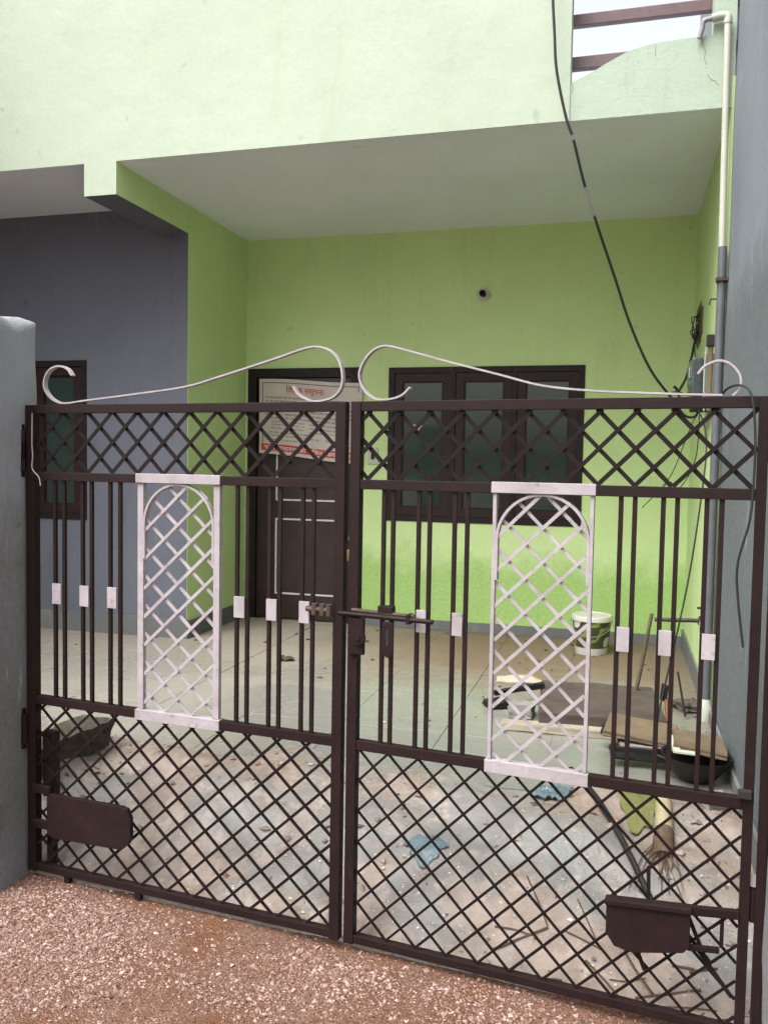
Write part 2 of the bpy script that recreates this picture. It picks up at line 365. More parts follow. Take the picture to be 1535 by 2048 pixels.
# ------------------------------------------------------------------ house
XL, XR, YF, YC, YB = -2.99, .468, 4.626, 5.522, 6.50
house = thing('house', 'lime green house with recessed porch behind the closed gate', 'house', (-1.3, YF, 0))
HO = Vector((1.3, -YF, 0))
def H(mb, name, mats, smooth=False, bevel=0, parent=None):
    o = mb.build(name, mats, None, smooth, bevel); o.parent = parent or house
    o.location = HO if parent is None else (0, 0, 0); return o
def wall_open(u, zc, holes, y0, y1, mats=(0,)):           # wall facing -y, u/z grid, openings with reveals
    mb = MB(); us = sorted(set(list(u) + [h[k] for h in holes for k in (0,1)])); zs = sorted(set(list(zc) + [h[k] for h in holes for k in (2,3)]))
    inside = lambda a, b: any(h[0]-1e-6 < a < h[1] and h[2]-1e-6 < b < h[3] for h in holes)
    for i in range(len(us)-1):
        for j in range(len(zs)-1):
            if inside((us[i]+us[i+1])/2, (zs[j]+zs[j+1])/2): continue
            a, b, c, d = us[i], us[i+1], zs[j], zs[j+1]
            mb.add([(a,y0,c),(b,y0,c),(b,y0,d),(a,y0,d)], [(0,1,2,3)]); mb.add([(a,y1,c),(b,y1,c),(b,y1,d),(a,y1,d)], [(3,2,1,0)])
    for a, b, c, d in holes:
        for p, q in (((a,c),(b,c)), ((b,c),(b,d)), ((b,d),(a,d)), ((a,d),(a,c))):
            mb.add([(p[0],y0,p[1]),(q[0],y0,q[1]),(q[0],y1,q[1]),(p[0],y1,p[1])], [(0,1,2,3)])
    return mb
DOOR = (-2.968, -2.012, FZ-.01, 2.318); WIN = (-1.776, -.278, 1.112, 2.312); LWIN = (-4.30, -3.816, 1.104, 2.285)
H(wall_open((-3.1, .60), (0, 3.50), [DOOR, WIN], YB, YB+.16), 'back_wall', lime_back)
H(wall_open((-6.2, XL-.003), (0, 3.50), [LWIN], YC, YC+.14), 'side_room_wall', bluegrey)
H(MB().box((XL-.11, YC+.003, 0), (XL, YB+.1, 3.50)), 'porch_side_wall', lime)
H(MB().box((XR, YF+.001, 0), (XR+.12, YB+.1, 3.50)), 'porch_side_wall', lime)
# beam: green on front/right, grey under and left
H(MB().box((-3.212, YF, 3.157), (XL, YC, 3.353), mats=[1,0,2,0,0,1]), 'beam', [lime, bluegrey, facade_paint], bevel=0)
H(MB().box((XL, YF+.0075, 3.352), (XR+.1, YB+.1, 3.50)), 'porch_ceiling', ceil_paint)
H(MB().box((-6.2, YF+.0025, 3.3515), (-3.2125, YC+.1, 3.51)), 'side_room_ceiling', ceil_paint)
# parapet: left solid part, right part with a swept top and an opening
H(MB().box((-6.2, YF, 3.353), (-.318, YF+.12, 5.4)), 'parapet', facade_paint)
sw = [(-.318,3.546),(-.25,3.572),(-.19,3.60),(-.15,3.622),(-.08,3.655),(-.03,3.676),(.05,3.694),(.12,3.703),(.20,3.707),(.30,3.709),(.372,3.710)]
H(MB().prism([(-.318,3.353),(.480,3.353),(.480,5.4),(.372,5.4)] + sw[::-1], YF+.006, YF+.118), 'parapet', parapet_paint)
H(MB().box((-.3175, YF+.002, 4.75), (.3715, YF+.116, 5.4)), 'parapet_lintel', parapet_paint)
for pts in ([(.318,3.708),(.326,3.665),(.338,3.64),(.334,3.60),(.345,3.57)], [(.352,3.52),(.37,3.495),(.39,3.485),(.405,3.462)], [(.10,3.693),(.098,3.665),(.103,3.64)], [(-.31,3.545),(-.302,3.52),(-.309,3.49)]):
    H(MB().tube([(x, YF+.0055, z) for x, z in pts], .0011, 5), 'crack', stain_grey)
sk = MB().box((-2.008, YB-.014, FZ), (XR-.014, YB-.001, .345)); sk.box((-2.99, YB-.014, FZ), (-2.968, YB-.001, .345)); H(sk, 'skirting', skirt_grey, bevel=.003)
H(MB().box((XL+.001, YC+.003, FZ), (XL+.014, YB-.015, .40)), 'skirting', skirt_grey, bevel=.003)
H(MB().box((XR-.013, YF, FZ), (XR-.001, YB-.001, .40)), 'skirting', skirt_grey, bevel=.003)
H(MB().box((-6.1, YC-.016, FZ-.03), (XL+.012, YC-.001, .412)), 'skirting', skirt_grey, bevel=.003)

# window of three shutters
def ring(mb, a, b, c, d, w, y0, y1):
    mb.box((a, y0, c), (a+w, y1, d)); mb.box((b-w, y0, c), (b, y1, d))
    mb.box((a+w, y0+.0005, d-w), (b-w, y1, d)); mb.box((a+w, y0+.0005, c), (b-w, y1, c+w)); return mb
def window(hole, n, names):
    a, b, c, d = hole; fw = .045
    mb = ring(MB(), a+.001, b-.001, c+.001, d-.001, fw, YB_-.008, YB_+.07)
    cell = (b-a-2*fw)/n
    for k in range(1, n): mb.box((a+fw+k*cell-.018, YB_-.006, c+fw), (a+fw+k*cell+.018, YB_+.069, d-fw))
    wdw = H(mb, 'window', wood_dark)
    for k in range(n):
        p = a+fw+k*cell+(.02 if k else .003); q = a+fw+(k+1)*cell-(.02 if k < n-1 else .003)
        s = ring(MB(), p, q, c+fw+.003, d-fw-.003, .062, YB_+.004, YB_+.042)
        H(s, 'shutter', wood_red, parent=wdw)
        bd = ring(MB(), p+.062, q-.062, c+fw+.065, d-fw-.065, .010, YB_+.012, YB_+.034)
        H(bd, 'bead', wood_dark, parent=wdw)
        H(MB().box((p+.064, YB_+.022, c+fw+.067), (q-.064, YB_+.027, d-fw-.067)), 'pane', glass, parent=wdw)
    H(MB().box((a+.05, YB_+.12, c+.01), (b-.05, YB_+.13, d-.01)), 'dark_backing', matt_black, parent=wdw)  # black sheet stands in for the dark interior behind the panes
    return wdw
YB_ = YB; win = window(WIN, 3, 0)
YB_ = YC; window(LWIN, 1, 0)

# door
a, b, c, d = DOOR
mb = MB(); fw = .075
mb.box((a+.001, YB-.012, c), (a+fw, YB+.09, d-.001)); mb.box((b-fw, YB-.012, c), (b-.001, YB+.09, d-.001)); mb.box((a+fw, YB-.0115, d-fw), (b-fw, YB+.09, d-.001))
mb.box((a+.001, YB+.092, c), (b-.001, YB+.10, d-.001))
door = H(mb, 'door', wood_dark)
H(MB().box((a+fw+.003, YB+.02, c+.012), (b-fw-.003, YB+.055, d-fw-.003)), 'door_leaf', door_leaf, parent=door)
def beadring(a, b, c, d): 
    m = MB(); r = .013
    m.box((a, YB+.010, c), (a+r, YB+.021, d)); m.box((b-r, YB+.010, c), (b, YB+.021, d)); m.box((a+r, YB+.0105, d-r), (b-r, YB+.021, d)); m.box((a+r, YB+.0105, c), (b-r, YB+.021, c+r))
    H(m, 'panel_bead', bead_white, parent=door)
beadring(-2.722, -2.17, 1.245, 2.10); beadring(-2.724, -2.165, .475, 1.10)
H(MB().tube([(-2.145, YB+.02, 1.09), (-2.145, YB-.025, 1.09), (-2.145, YB-.028, 1.20), (-2.145, YB+.02, 1.20)], .008), 'handle', steel, parent=door)

# ------------------------------------------------------------------ notice on the door
Q = [Vector((-2.860, 0, 2.233)), Vector((-1.983, 0, 2.193)), Vector((-1.980, 0, 1.552)), Vector((-2.859, 0, 1.631))]
def pq(u, v, dy=0.):
    p = (Q[0]*(1-u) + Q[1]*u)*(1-v) + (Q[3]*(1-u) + Q[2]*u)*v
    yy = YB-.030 + .006*math.sin(u*7+v*3) + .004*math.sin(v*9-u*4) - .012*v*(u-.3)
    return Vector((p.x, yy+dy, p.z + .006*math.sin(u*6.3)*(1 if v < .02 or v > .98 else .9)))
mb = MB(); nu, nv = 28, 20
V = [pq(i/nu, j/nv, k) for k in (0, .0015) for j in range(nv+1) for i in range(nu+1)]; o = (nu+1)*(nv+1)
F = []
for j in range(nv):
    for i in range(nu):
        q = j*(nu+1)+i; F += [(q, q+nu+1, q+nu+2, q+1), (o+q, o+q+1, o+q+nu+2, o+q+nu+1)]
mb.add(V, F); poster = tag(mb.build('notice_banner', paper, None, True), 'white printed notice banner with red headline covering the top of the brown door', 'banner')
def flatquad(m, u0, v0, u1, v1, dy):
    n = max(1, int((u1-u0)*20))
    for k in range(n):
        a, b = u0+(u1-u0)*k/n, u0+(u1-u0)*(k+1)/n
        m.add([pq(a, v0, dy), pq(b, v0, dy), pq(b, v1, dy), pq(a, v1, dy)], [(0, 3, 2, 1)])
m = MB(); flatquad(m, .022, .865, .985, .955, -.0012); m.build('red_strip', ink_red, poster)
m = MB()
for a, b, c, d in ((.03,.045,.97,.056), (.03,.045,.038,.855), (.962,.045,.97,.855)): flatquad(m, a, b, c, d, -.001)
m.build('printed_border', ink_dark, poster)
m = MB(); rr = random.Random(3)
rows = [(.235,.06,.95,.028),(.285,.06,.95,.028),(.345,.06,.95,.03),(.40,.06,.95,.03),(.455,.06,.95,.03),(.505,.06,.93,.03),(.56,.12,.45,.018),(.56,.5,.85,.026),(.60,.12,.45,.018),(.61,.5,.8,.02),(.645,.12,.45,.018),(.66,.5,.86,.02),(.70,.1,.5,.026),(.745,.06,.6,.02),(.745,.66,.9,.026),(.80,.08,.4,.02),(.80,.7,.92,.026)]
for v, u0, u1, h in rows:
    u = u0
    while u < u1:
        L = rr.uniform(.012, .06); L = min(L, u1-u)
        flatquad(m, u, v, u+L, v+h*.22, -.001)
        x = u
        while x < u+L:                                   # little stems under the head-line
            s = rr.uniform(.003, .006); flatquad(m, x, v, x+s, v+h*rr.uniform(.6, 1), -.001); x += rr.uniform(.008, .014)
        u += L + rr.uniform(.006, .016)
m.build('small_print', ink_dark, poster)
def text(s, size, u0, v0, u1, mat, name, bold=0.):
    c = bpy.data.curves.new('txt', 'FONT'); c.body = s; c.size = 1; c.offset = bold
    o = bpy.data.objects.new('txt', c); COL.objects.link(o); dg = bpy.context.evaluated_depsgraph_get()
    me = bpy.data.meshes.new_from_object(o.evaluated_get(dg)); bpy.data.objects.remove(o)
    co = np.array([tuple(v.co) for v in me.vertices]); 
    if not len(co): return
    co[:,0] -= co[:,0].min(); wd = co[:,0].max(); k = (u1-u0)/wd
    for v, p in zip(me.vertices, co): v.co = pq(u0 + p[0]*k, v0 - p[1]*size, -.0022)
    me.materials.clear(); me.materials.append(mat); me.name = name; link(name, me, poster)
text('िविधक संसूचना', .105, .265, .175, .64, ink_red, 'headline', .003)
text('सवर साधारण को सूिचत िकया जाता है', .075, .05, .938, .97, ink_white, 'strip_lettering', .012)

# things fixed on the porch walls
lamp = thing('lamp_holder', 'small round lamp holder without bulb high on the green back wall', 'lamp holder', (-1.043, YB, 2.848))
def rotm(o): o.rotation_euler = (R(90), 0, 0); return o
rotm(MB().lathe([(0,0),(.048,0),(.050,.012),(.040,.022),(.030,.026),(.0,.026)], 20).build('ceiling_rose', porcelain, lamp, True))
rotm(MB().lathe([(.022,.026),(.026,.055),(.024,.075),(.015,.076),(.015,.045),(0,.044)], 16).build('socket', matt_black, lamp, True))
bell = thing('bell_switch', 'small white bell switch on the wall between door and window', 'switch', (-1.893, YB, 1.62))
MB().box((-.042,-.012,-.065), (.042,-.001,.065)).build('back_plate', pvc_white, bell, bevel=.004)
MB().box((-.014,-.020,-.026), (.014,-.012,.020)).build('push_button', matt_black, bell, bevel=.003)
pap = MB().add([(-1.611, YB+.019, 1.874), (-1.505, YB+.019, 1.862), (-1.545, YB+.018, 1.812), (-1.56, YB+.0185, 1.806)], [(0,3,2,1)])
pap.add([(-1.611, YB+.020, 1.874), (-1.505, YB+.020, 1.862), (-1.545, YB+.0195, 1.812), (-1.56, YB+.0198, 1.806)], [(0,1,2,3)])
tag(pap.build('paper_scrap', paper), 'torn triangle of white paper stuck on the first window pane', 'paper')
# broken switch box
sb = thing('switch_box', 'broken open switch box torn out of the green wall near the corner', 'switch box', (XR, 6.05, 2.50))
mb = MB(); pr = random.Random(5)
ringp = []
for k in range(18):
    aa = 2*PI*k/18; ry, rz = .22, .125; j = pr.uniform(.82, 1.2); ringp.append((math.copysign(abs(math.cos(aa))**.6, math.cos(aa))*ry*j, math.copysign(abs(math.sin(aa))**.6, math.sin(aa))*rz*j))
mb.add([(-.006, y, z) for y, z in ringp] + [(-.001, y*1.06, z*1.08) for y, z in ringp], [tuple(range(18))] + [(k, (k+1)%18, 18+(k+1)%18, 18+k) for k in range(18)])
mb.build('torn_edge', board_wire, sb)
ring2 = MB(); ring2.box((-.014,-.15,-.085), (-.006,-.135,.085)); ring2.box((-.014,.135,-.085), (-.006,.15,.085)); ring2.box((-.0135,-.135,.072), (-.006,.135,.085)); ring2.box((-.0135,-.135,-.085), (-.006,.135,-.072)); ring2.build('metal_box_rim', rust, sb)
MB().box((-.012,-.11,-.05), (-.007,.08,.06)).build('dark_interior', matt_black, sb)
for k in range(6):
    y0 = pr.uniform(-.12, .1); z0 = pr.uniform(-.06, .07)
    MB().tube(crom([(-.008,y0,z0), (-.035-pr.random()*.03,y0+pr.uniform(-.05,.05),z0-.02), (-.02-pr.random()*.03,y0+pr.uniform(-.08,.08),z0-.09), (-.03,y0+pr.uniform(-.1,.1),z0-.14-pr.random()*.05)], 6), .0035, 6).build('loose_wire', [rubber, rust, porcelain][k%3], sb)
hang = crom([(XR-.02, 5.95, 2.45), (XR-.045, 5.80, 2.36), (XR-.07, 5.68, 2.25), (XR-.10, 5.55, 2.13), (XR-.13, 5.48, 2.06), (XR-.155, 5.45, 2.02)], 8)
cb = thing('loose_cable', 'short dark green cable dangling with a knotted end from the broken switch box', 'cable', hang[0])
MB().tube([p-hang[0] for p in hang], .008, 8).build('cable_run', rubber, cb, True)
k0 = hang[-1]-hang[0]; kn = MB()
for dx, dz in ((-.03,-.005),(.03,-.01),(-.02,.02),(.012,-.03)): kn.tube([k0, k0+Vector((dx*.6, dx*.2, dz)), k0+Vector((dx*1.3, dx*.3, dz*1.6))], .009, 6)
kn.build('frayed_end', rubber, cb, True)
# electricity meter
mt = thing('electricity_meter', 'grey electricity meter with smoky cover on the right porch wall above the gate', 'meter', (XR, 5.13, 1.93))
MB().box((-.055,-.19,0), (-.001,.19,.25)).build('meter_base', grey_plastic, mt, bevel=.006)
MB().box((-.115,-.16,.02), (-.056,.16,.235)).build('meter_cover', clear_cover, mt, bevel=.012)
MB().box((-.122,-.06,.13), (-.1155,.06,.19)).build('dial_window', steel, mt, bevel=.002)
MB().box((-.10,-.15,-.045), (-.004,.15,-.001)).build('terminal_box', matt_black, mt, bevel=.006)
MB().tube([(-.03,-.25,-.06), (-.03,-.25,.28)], .014, 10).build('conduit', timber_tan, mt, True)
MB().box((-.052,-.272,.28), (-.008,-.228,.34)).build('conduit_cap', matt_black, mt, bevel=.004)
MB().tube(crom([(-.05,-.21,.28),(-.055,-.20,.12),(-.05,-.205,-.06)], 6), .004, 6).build('white_lead', pvc_white, mt, True)
tag(MB().tube([(XR, 4.78, 2.44), (XR-.05, 4.78, 2.44), (XR-.055, 4.78, 2.41)], .005, 6).build('wall_hook', rust), 'small rusty hook on the right green wall below the pipe clamp', 'hook')

# downpipe: white upper length, grey lower length
dp = thing('drain_pipe', 'vertical drain pipe, white above and dark grey below, at the grey wall corner', 'pipe', (.452, 4.60, FZ))
def PP(pts): return [Vector(p)-Vector((.452, 4.60, FZ)) for p in pts]
MB().tube(PP([(.446,4.595,2.66),(.440,4.595,3.2),(.434,4.595,3.76)]), .0165, 14).build('white_length', pvc_white, dp, True)
MB().tube(PP([(.450,4.595,.32),(.450,4.595,2.66)]), .021, 14).build('grey_length', pvc_grey, dp, True)
MB().tube(PP(crom([(.434,4.595,3.74),(.432,4.595,3.775),(.40,4.60,3.782),(.36,4.60,3.775)], 5)), .020, 12).build('elbow', pvc_white, dp, True)
MB().tube(PP(crom([(.37,4.60,3.777),(.325,4.60,3.768),(.318,4.605,3.74),(.305,4.61,3.69)], 5)), .0125, 10).build('branch', simple('grey_branch_pipe', (.25,.24,.25), .5), dp, True)
cl = MB().tube(PP([(.450,4.595,2.485),(.450,4.595,2.51)]), .027, 12); cl.bar(*PP([(.42,4.57,2.497),(.49,4.57,2.497)]), .014, .012); cl.build('clamp', rust, dp, True)
MB().lathe([(.032,0),(.036,.01),(.036,.09),(.025,.12),(.024,.13)], 14, PP([(.450,4.595,.255)])[0]).build('shoe', pvc_white, dp, True)

# terrace railing behind the opening
tr = thing('terrace_railing', 'maroon terrace railing showing through the gap in the parapet', 'railing', (0, 4.80, 3.5))
for z0, z1 in ((.180, .245), (.405, .465), (.63, .69)):
    MB().box((-.9, -.02, z0), (.8, .02, z1)).build('rail', rail_purple, tr, bevel=.004)
for x in (-.85, .75): MB().box((x-.02,-.0195,0), (x+.02,.0195,.7)).build('post', rail_purple, tr)

# water pipe with tap, stick leaning on it
tp = thing('water_tap', 'rusty water pipe with a tap sticking out of the right green wall', 'tap', (XR, 4.70, .765))
MB().tube([(0,0,.003),(-.10,0,0),(-.275,0,-.006)], .011, 10).build('pipe_stub', rust, tp, True)
MB().lathe([(.018,-.022),(.021,-.01),(.021,.01),(.018,.022)], 10, (-.04,0,0)).build('coupling', rust, tp, True)
MB().tube([(-.04,0,.01),(-.04,0,.06)], .009, 8).bar((-.066,0,.068), (-.014,0,.068), .012, .012).build('tap_handle', rust, tp)
MB().tube(crom([(-.04,-.01,0),(-.045,-.04,-.005),(-.045,-.05,-.05)], 5), .011, 8).build('spout', brass, tp, True)
tag(MB().tube(crom([(.107,4.80,FZ+.045),(.125,4.77,.42),(.160,4.72,.66),(.178,4.70,.79)], 6), [.011]*13+[.010]*6, 8).build('leaning_stick', timber_tan, None, True), 'thin brown stick leaning on the water pipe over the brown mat', 'stick')

# ------------------------------------------------------------------ neighbour wall, added left shade wall and pillars
nw = thing('yard_wall', 'tall weathered grey wall closing the yard on the right', 'wall', (.60, 3.5, 0))
mb = MB(); ny, nz = 30, 60
for j in range(nz+1):
    for i in range(ny+1):
        y = 2.44 + (4.624-2.44)*i/ny; z = 6.2*j/nz; mb.v.append((.482-.60 + .004*math.sin(y*3+z*1.7) + .003*math.sin(z*5.1-y*4), y-3.5, z))
for j in range(nz):
    for i in range(ny): q = j*(ny+1)+i; mb.f.append((q, q+1, q+ny+2, q+ny+1)); mb.m.append(0)
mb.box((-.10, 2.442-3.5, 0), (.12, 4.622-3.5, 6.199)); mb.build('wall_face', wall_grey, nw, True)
MB().box((-.134, 2.46-3.5, FZ-.05), (-.119, 4.60-3.5, .335)).build('skirting', skirt_grey, nw, bevel=.004)
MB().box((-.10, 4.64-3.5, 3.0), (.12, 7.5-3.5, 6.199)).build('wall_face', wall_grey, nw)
shade_wall = thing('yard_wall', 'unseen high grey side wall added to shade the left of the yard', 'wall', (-5.05, 4.0, 0))  # out of view, put in to shade the left bay and yard
MB().box((-.12, 2.72-4.0, -.05), (.12, 5.515-4.0, 5.6)).build('wall_face', wall_grey, shade_wall)
def pillar(name, label, x0, x1, y0, y1, h, seed, loc):
    p = thing(name, label, 'pillar', loc); bm = bmesh.new(); bmesh.ops.create_cube(bm, size=1)
    for v in bm.verts: v.co = Vector(((x0+x1)/2 + v.co.x*(x1-x0), (y0+y1)/2 + v.co.y*(y1-y0), h/2 + v.co.z*h - .06*(v.co.z < 0)))
    ed = [e for e in bm.edges if abs(e.verts[0].co.z-h) < .01 and abs(e.verts[1].co.z-h) < .01]
    bmesh.ops.bevel(bm, geom=ed, offset=.032, segments=4, affect='EDGES', profile=.5)
    ed = [e for e in bm.edges if abs(e.verts[0].co.z-e.verts[1].co.z) > .5]
    bmesh.ops.bevel(bm, geom=ed, offset=.008, segments=2, affect='EDGES')
    for k in range(44): 
        z = h*(k+1)/45; bmesh.ops.bisect_plane(bm, geom=bm.verts[:]+bm.edges[:]+bm.faces[:], plane_co=(0,0,z), plane_no=(0,0,1))
    for k in range(1, 9):
        bmesh.ops.bisect_plane(bm, geom=bm.verts[:]+bm.edges[:]+bm.faces[:], plane_co=(0, y0+(y1-y0)*k/9, 0), plane_no=(0,1,0))
    hh = lump(seed, 12, 3, 30)
    for v in bm.verts:
        d = float(hh(np.array(v.co.y*2+v.co.x*2), np.array(v.co.z)))*.010
        v.co.x += d; v.co.y += d*.5
        if v.co.z > h-.06: v.co.z += float(hh(np.array(v.co.x*3), np.array(v.co.y*3)))*.035
    me = bpy.data.meshes.new('shaft'); bm.to_mesh(me); bm.free(); me.materials.append(pillar_grey)
    me.polygons.foreach_set('use_smooth', [True]*len(me.polygons)); me.set_sharp_from_angle(angle=R(35))
    for v in me.vertices: v.co -= Vector(loc)
    link('shaft', me, p); return p
lpil = pillar('gate_pillar', 'grey plastered gate pillar with rounded worn top at the left end', -2.42, -2.088, 2.47, 2.712, 2.055, 11, (-2.25, 2.6, 0))
for yy, zz in ((2.478, .33), (2.476, .28), (2.48, .24)):
    mb = MB(); bm = bmesh.new(); bmesh.ops.create_icosphere(bm, subdivisions=2, radius=.03)
    for v in bm.verts: v.co *= random.uniform(.7, 1.25); v.co.x *= .35
    me = bpy.data.meshes.new('broken_plaster'); bm.to_mesh(me); bm.free(); me.materials.append(stone_grey); link('broken_plaster', me, lpil, (-2.088+2.25, yy-2.6, zz))
pillar('gate_pillar', 'grey plastered gate pillar beside the slim brown hinge post', .405, .80, 2.12, 2.425, 2.05, 12, (.6, 2.3, 0))

# ------------------------------------------------------------------ gate
def lattice(poly, u0, p, q, z0, rng_, wdt, th, yoff, mat, parent, name='lattice_bar', off=(0,0)):
    """diagonal bars with vertices at (u0 + k p, z0), rows q apart, clipped to a convex polygon"""
    for sgn in (1, -1):
        dx, dz = sgn*p/2, -q/2
        for k in range(-rng_, rng_+1):
            P0 = (u0+k*p, z0); t0, t1 = -1e3, 1e3; n = len(poly)
            for i in range(n):
                a, b = poly[i], poly[(i+1)%n]; nx, nz = -(b[1]-a[1]), b[0]-a[0]          # inside is left of a->b
                den = nx*dx + nz*dz; num = nx*(a[0]-P0[0]) + nz*(a[1]-P0[1])
                if abs(den) < 1e-12:
                    if num > 0: t0, t1 = 1, 0
                elif den > 0: t0 = max(t0, num/den)
                else: t1 = min(t1, num/den)
            if t1-t0 < .35: continue
            A = (P0[0]+dx*t0-off[0], yoff*sgn, P0[1]+dz*t0-off[1]); B = (P0[0]+dx*t1-off[0], yoff*sgn, P0[1]+dz*t1-off[1])
            w2 = wdt*random.uniform(.92, 1.08); jx = lambda: Vector((random.gauss(0, .0011), random.gauss(0, .0006), random.gauss(0, .0008))); A = Vector(A) + jx(); B = Vector(B) + jx()
            MB().bar(A, B, w2, th).build(name, mat, parent)
def arc(cx, cz, r, a0, a1, n): return [(cx+r*math.cos(a0+(a1-a0)*k/n), cz+r*math.sin(a0+(a1-a0)*k/n)) for k in range(n+1)]
P0 = Vector((-.818, 2.537, 0))
def leaf(label, ang, uh, ua, ub, bars, panel, plates, lat_top, lat_low, wlat, scroll, sbw, stw):
    d = Vector((math.cos(R(ang)), math.sin(R(ang)), 0)); g = thing('gate_leaf', label, 'gate', P0 + d*uh, R(ang))
    X = lambda u: u-uh
    def bx(name, u0, u1, y0, y1, z0, z1, mat, bev=.0018): return MB().box((X(u0),y0,z0), (X(u1),y1,z1)).build(name, mat, g, bevel=bev)
    ZT, ZM, ZL, ZB = (1.714,1.744), (1.474,1.504), (.655,.686), (.030,.056)
    bx('stile', ua, ua+stw[0], -.016, .016, .026, 1.7435, gate_brown); bx('stile', ub-stw[1], ub, -.016, .016, .026, 1.7435, gate_brown)
    i0, i1 = ua+stw[0], ub-stw[1]
    for a, b in (ZT, ZM, ZL, ZB): bx('rail', i0, i1, -.0135, .0135, a, b, gate_brown)
    for u in bars:
        for q in u: bx('upright_bar', q-.0062, q+.0062, -.006, .006, ZL[1], ZM[0], gate_brown, .0012)
    for k, (u0, u1, z0, z1) in enumerate(plates):
        bx('white_collar', u0, u1, -.0135, -.0065, z0, z1, gate_white, .001)
    rect = lambda z0, z1: [(i0,z0),(i1,z0),(i1,z1),(i0,z1)]
    lattice(rect(ZM[1], ZT[0]), lat_top[0], lat_top[1], lat_top[2], lat_top[3], 30, .0122, .004, .0035, gate_black, g, off=(uh,0))
    lattice(rect(ZB[1], ZL[0]), lat_low[0], lat_low[1], lat_low[2], lat_low[3], 34, lat_low[4], .004, .0035, gate_black, g, off=(uh,0))
    pa, pb = panel
    bx('painted_band', pa-.004, pb+.004, -.0165, .0165, ZM[0]+.001, ZM[1]+.003, gate_white); bx('painted_band', pa-.006, pb+.006, -.0165, .0165, ZL[0]-.004, ZL[1]+.002, gate_white)
    bx('panel_side_bar', pa, pa+sbw+.0025, -.009, .009, ZL[1]+.003, ZM[0], gate_white); bx('panel_side_bar', pb-sbw-.0025, pb, -.009, .009, ZL[1]+.003, ZM[0], gate_white)
    ca, cb = pa+sbw+.001, pb-sbw-.001; cx = (ca+cb)/2; r = (cb-ca)/2-.004; cz = ZM[0]-.002-r
    MB().strip([(X(cx-r), cz-.12)] + [(X(a), b) for a, b in arc(cx, cz, r, PI, 0, 28)] + [(X(cx+r), cz-.12)], .0075, -.010, .010).build('arch', gate_white, g, True)
    rq = r+.003; poly = [(cx-rq,ZL[1]-.003),(cx+rq,ZL[1]-.003)] + arc(cx, cz, rq, 0, PI, 16)
    lattice(poly, wlat[0], wlat[1], wlat[2], wlat[3], 24, wlat[4], .004, .0035, gate_white, g, 'panel_lattice_bar', (uh,0))
    pts = crom([(a, 0, b) for a, b in scroll], 5); pts = [(X(p.x), p.z) for p in pts]
    MB().strip(pts, .0054, -.010, .010).build('scroll', gate_white, g, True)
    return g, X, bx
scL = [(-1.061,1.846),(-1.082,1.870),(-1.120,1.881),(-1.158,1.869),(-1.180,1.841),(-1.183,1.806),(-1.160,1.773),(-1.122,1.753),(-1.077,1.750),(-1.011,1.757),(-.80,1.777),(-.595,1.799),(-.462,1.830),(-.315,1.868),(-.24,1.888),(-.155,1.912),(-.109,1.916),(-.068,1.904),(-.037,1.874),(-.023,1.828),(-.027,1.788),(-.051,1.760),(-.093,1.748),(-.136,1.750),(-.172,1.768),(-.193,1.794)]
gl, XLf, bl = leaf('dark brown steel gate leaf hinged on the round topped grey pillar', -5.2, -1.262, -1.262, -.006,
    [(-1.142,-1.101),(-1.020,-.981),(-.901,-.859),(-.393,-.354),(-.273,-.236),(-.155,-.117)], (-.781,-.456),
    [(-1.147,-1.108,1.030,1.104),(-1.025,-.986,1.030,1.104),(-.906,-.867,1.033,1.106),(-.398,-.359,1.040,1.110),(-.278,-.241,1.040,1.110),(-.160,-.124,1.041,1.111)],
    (-.683, .1052, .106, 1.716), (-.672, .107, .0985, .637, .0094), (-.572, .108, .0995, 1.480, .0108), scL, .021, (.037, .034))
scR = [(.201,1.784),(.177,1.762),(.144,1.751),(.108,1.749),(.077,1.757),(.050,1.782),(.034,1.823),(.047,1.864),(.075,1.896),(.108,1.910),(.141,1.908),(.218,1.887),(.325,1.856),(.474,1.816),(.60,1.782),(.74,1.765),(.89,1.756),(1.02,1.750),(1.075,1.748)]
gr, XRf, br = leaf('dark brown steel gate leaf carrying the sliding bolt, beside the tall grey wall', -6.8, 1.19, .012, 1.19,
    [(.122,.153),(.236,.271),(.349,.388),(.826,.863),(.937,.973),(1.047,1.085)], (.466,.755),
    [(.237,.268,1.046,1.114),(.350,.382,1.046,1.114),(.826,.860,1.046,1.114),(.937,.970,1.046,1.115),(1.047,1.081,1.046,1.115)],
    (.067, .0992, .1015, 1.7065), (.050, .0988, .0995, .653, .0076), (.612, .1005, .1, 1.478, .0098), scR, .0085, (.033, .026))
# right leaf: second small scroll
pts = crom([(a, 0, b) for a, b in ((1.012,1.805),(1.030,1.826),(1.062,1.838),(1.089,1.830),(1.111,1.807),(1.118,1.782),(1.113,1.760),(1.099,1.746))], 6)
MB().strip([(XRf(p.x), p.z) for p in pts], .0054, -.010, .010).build('scroll', gate_white, gr, True)
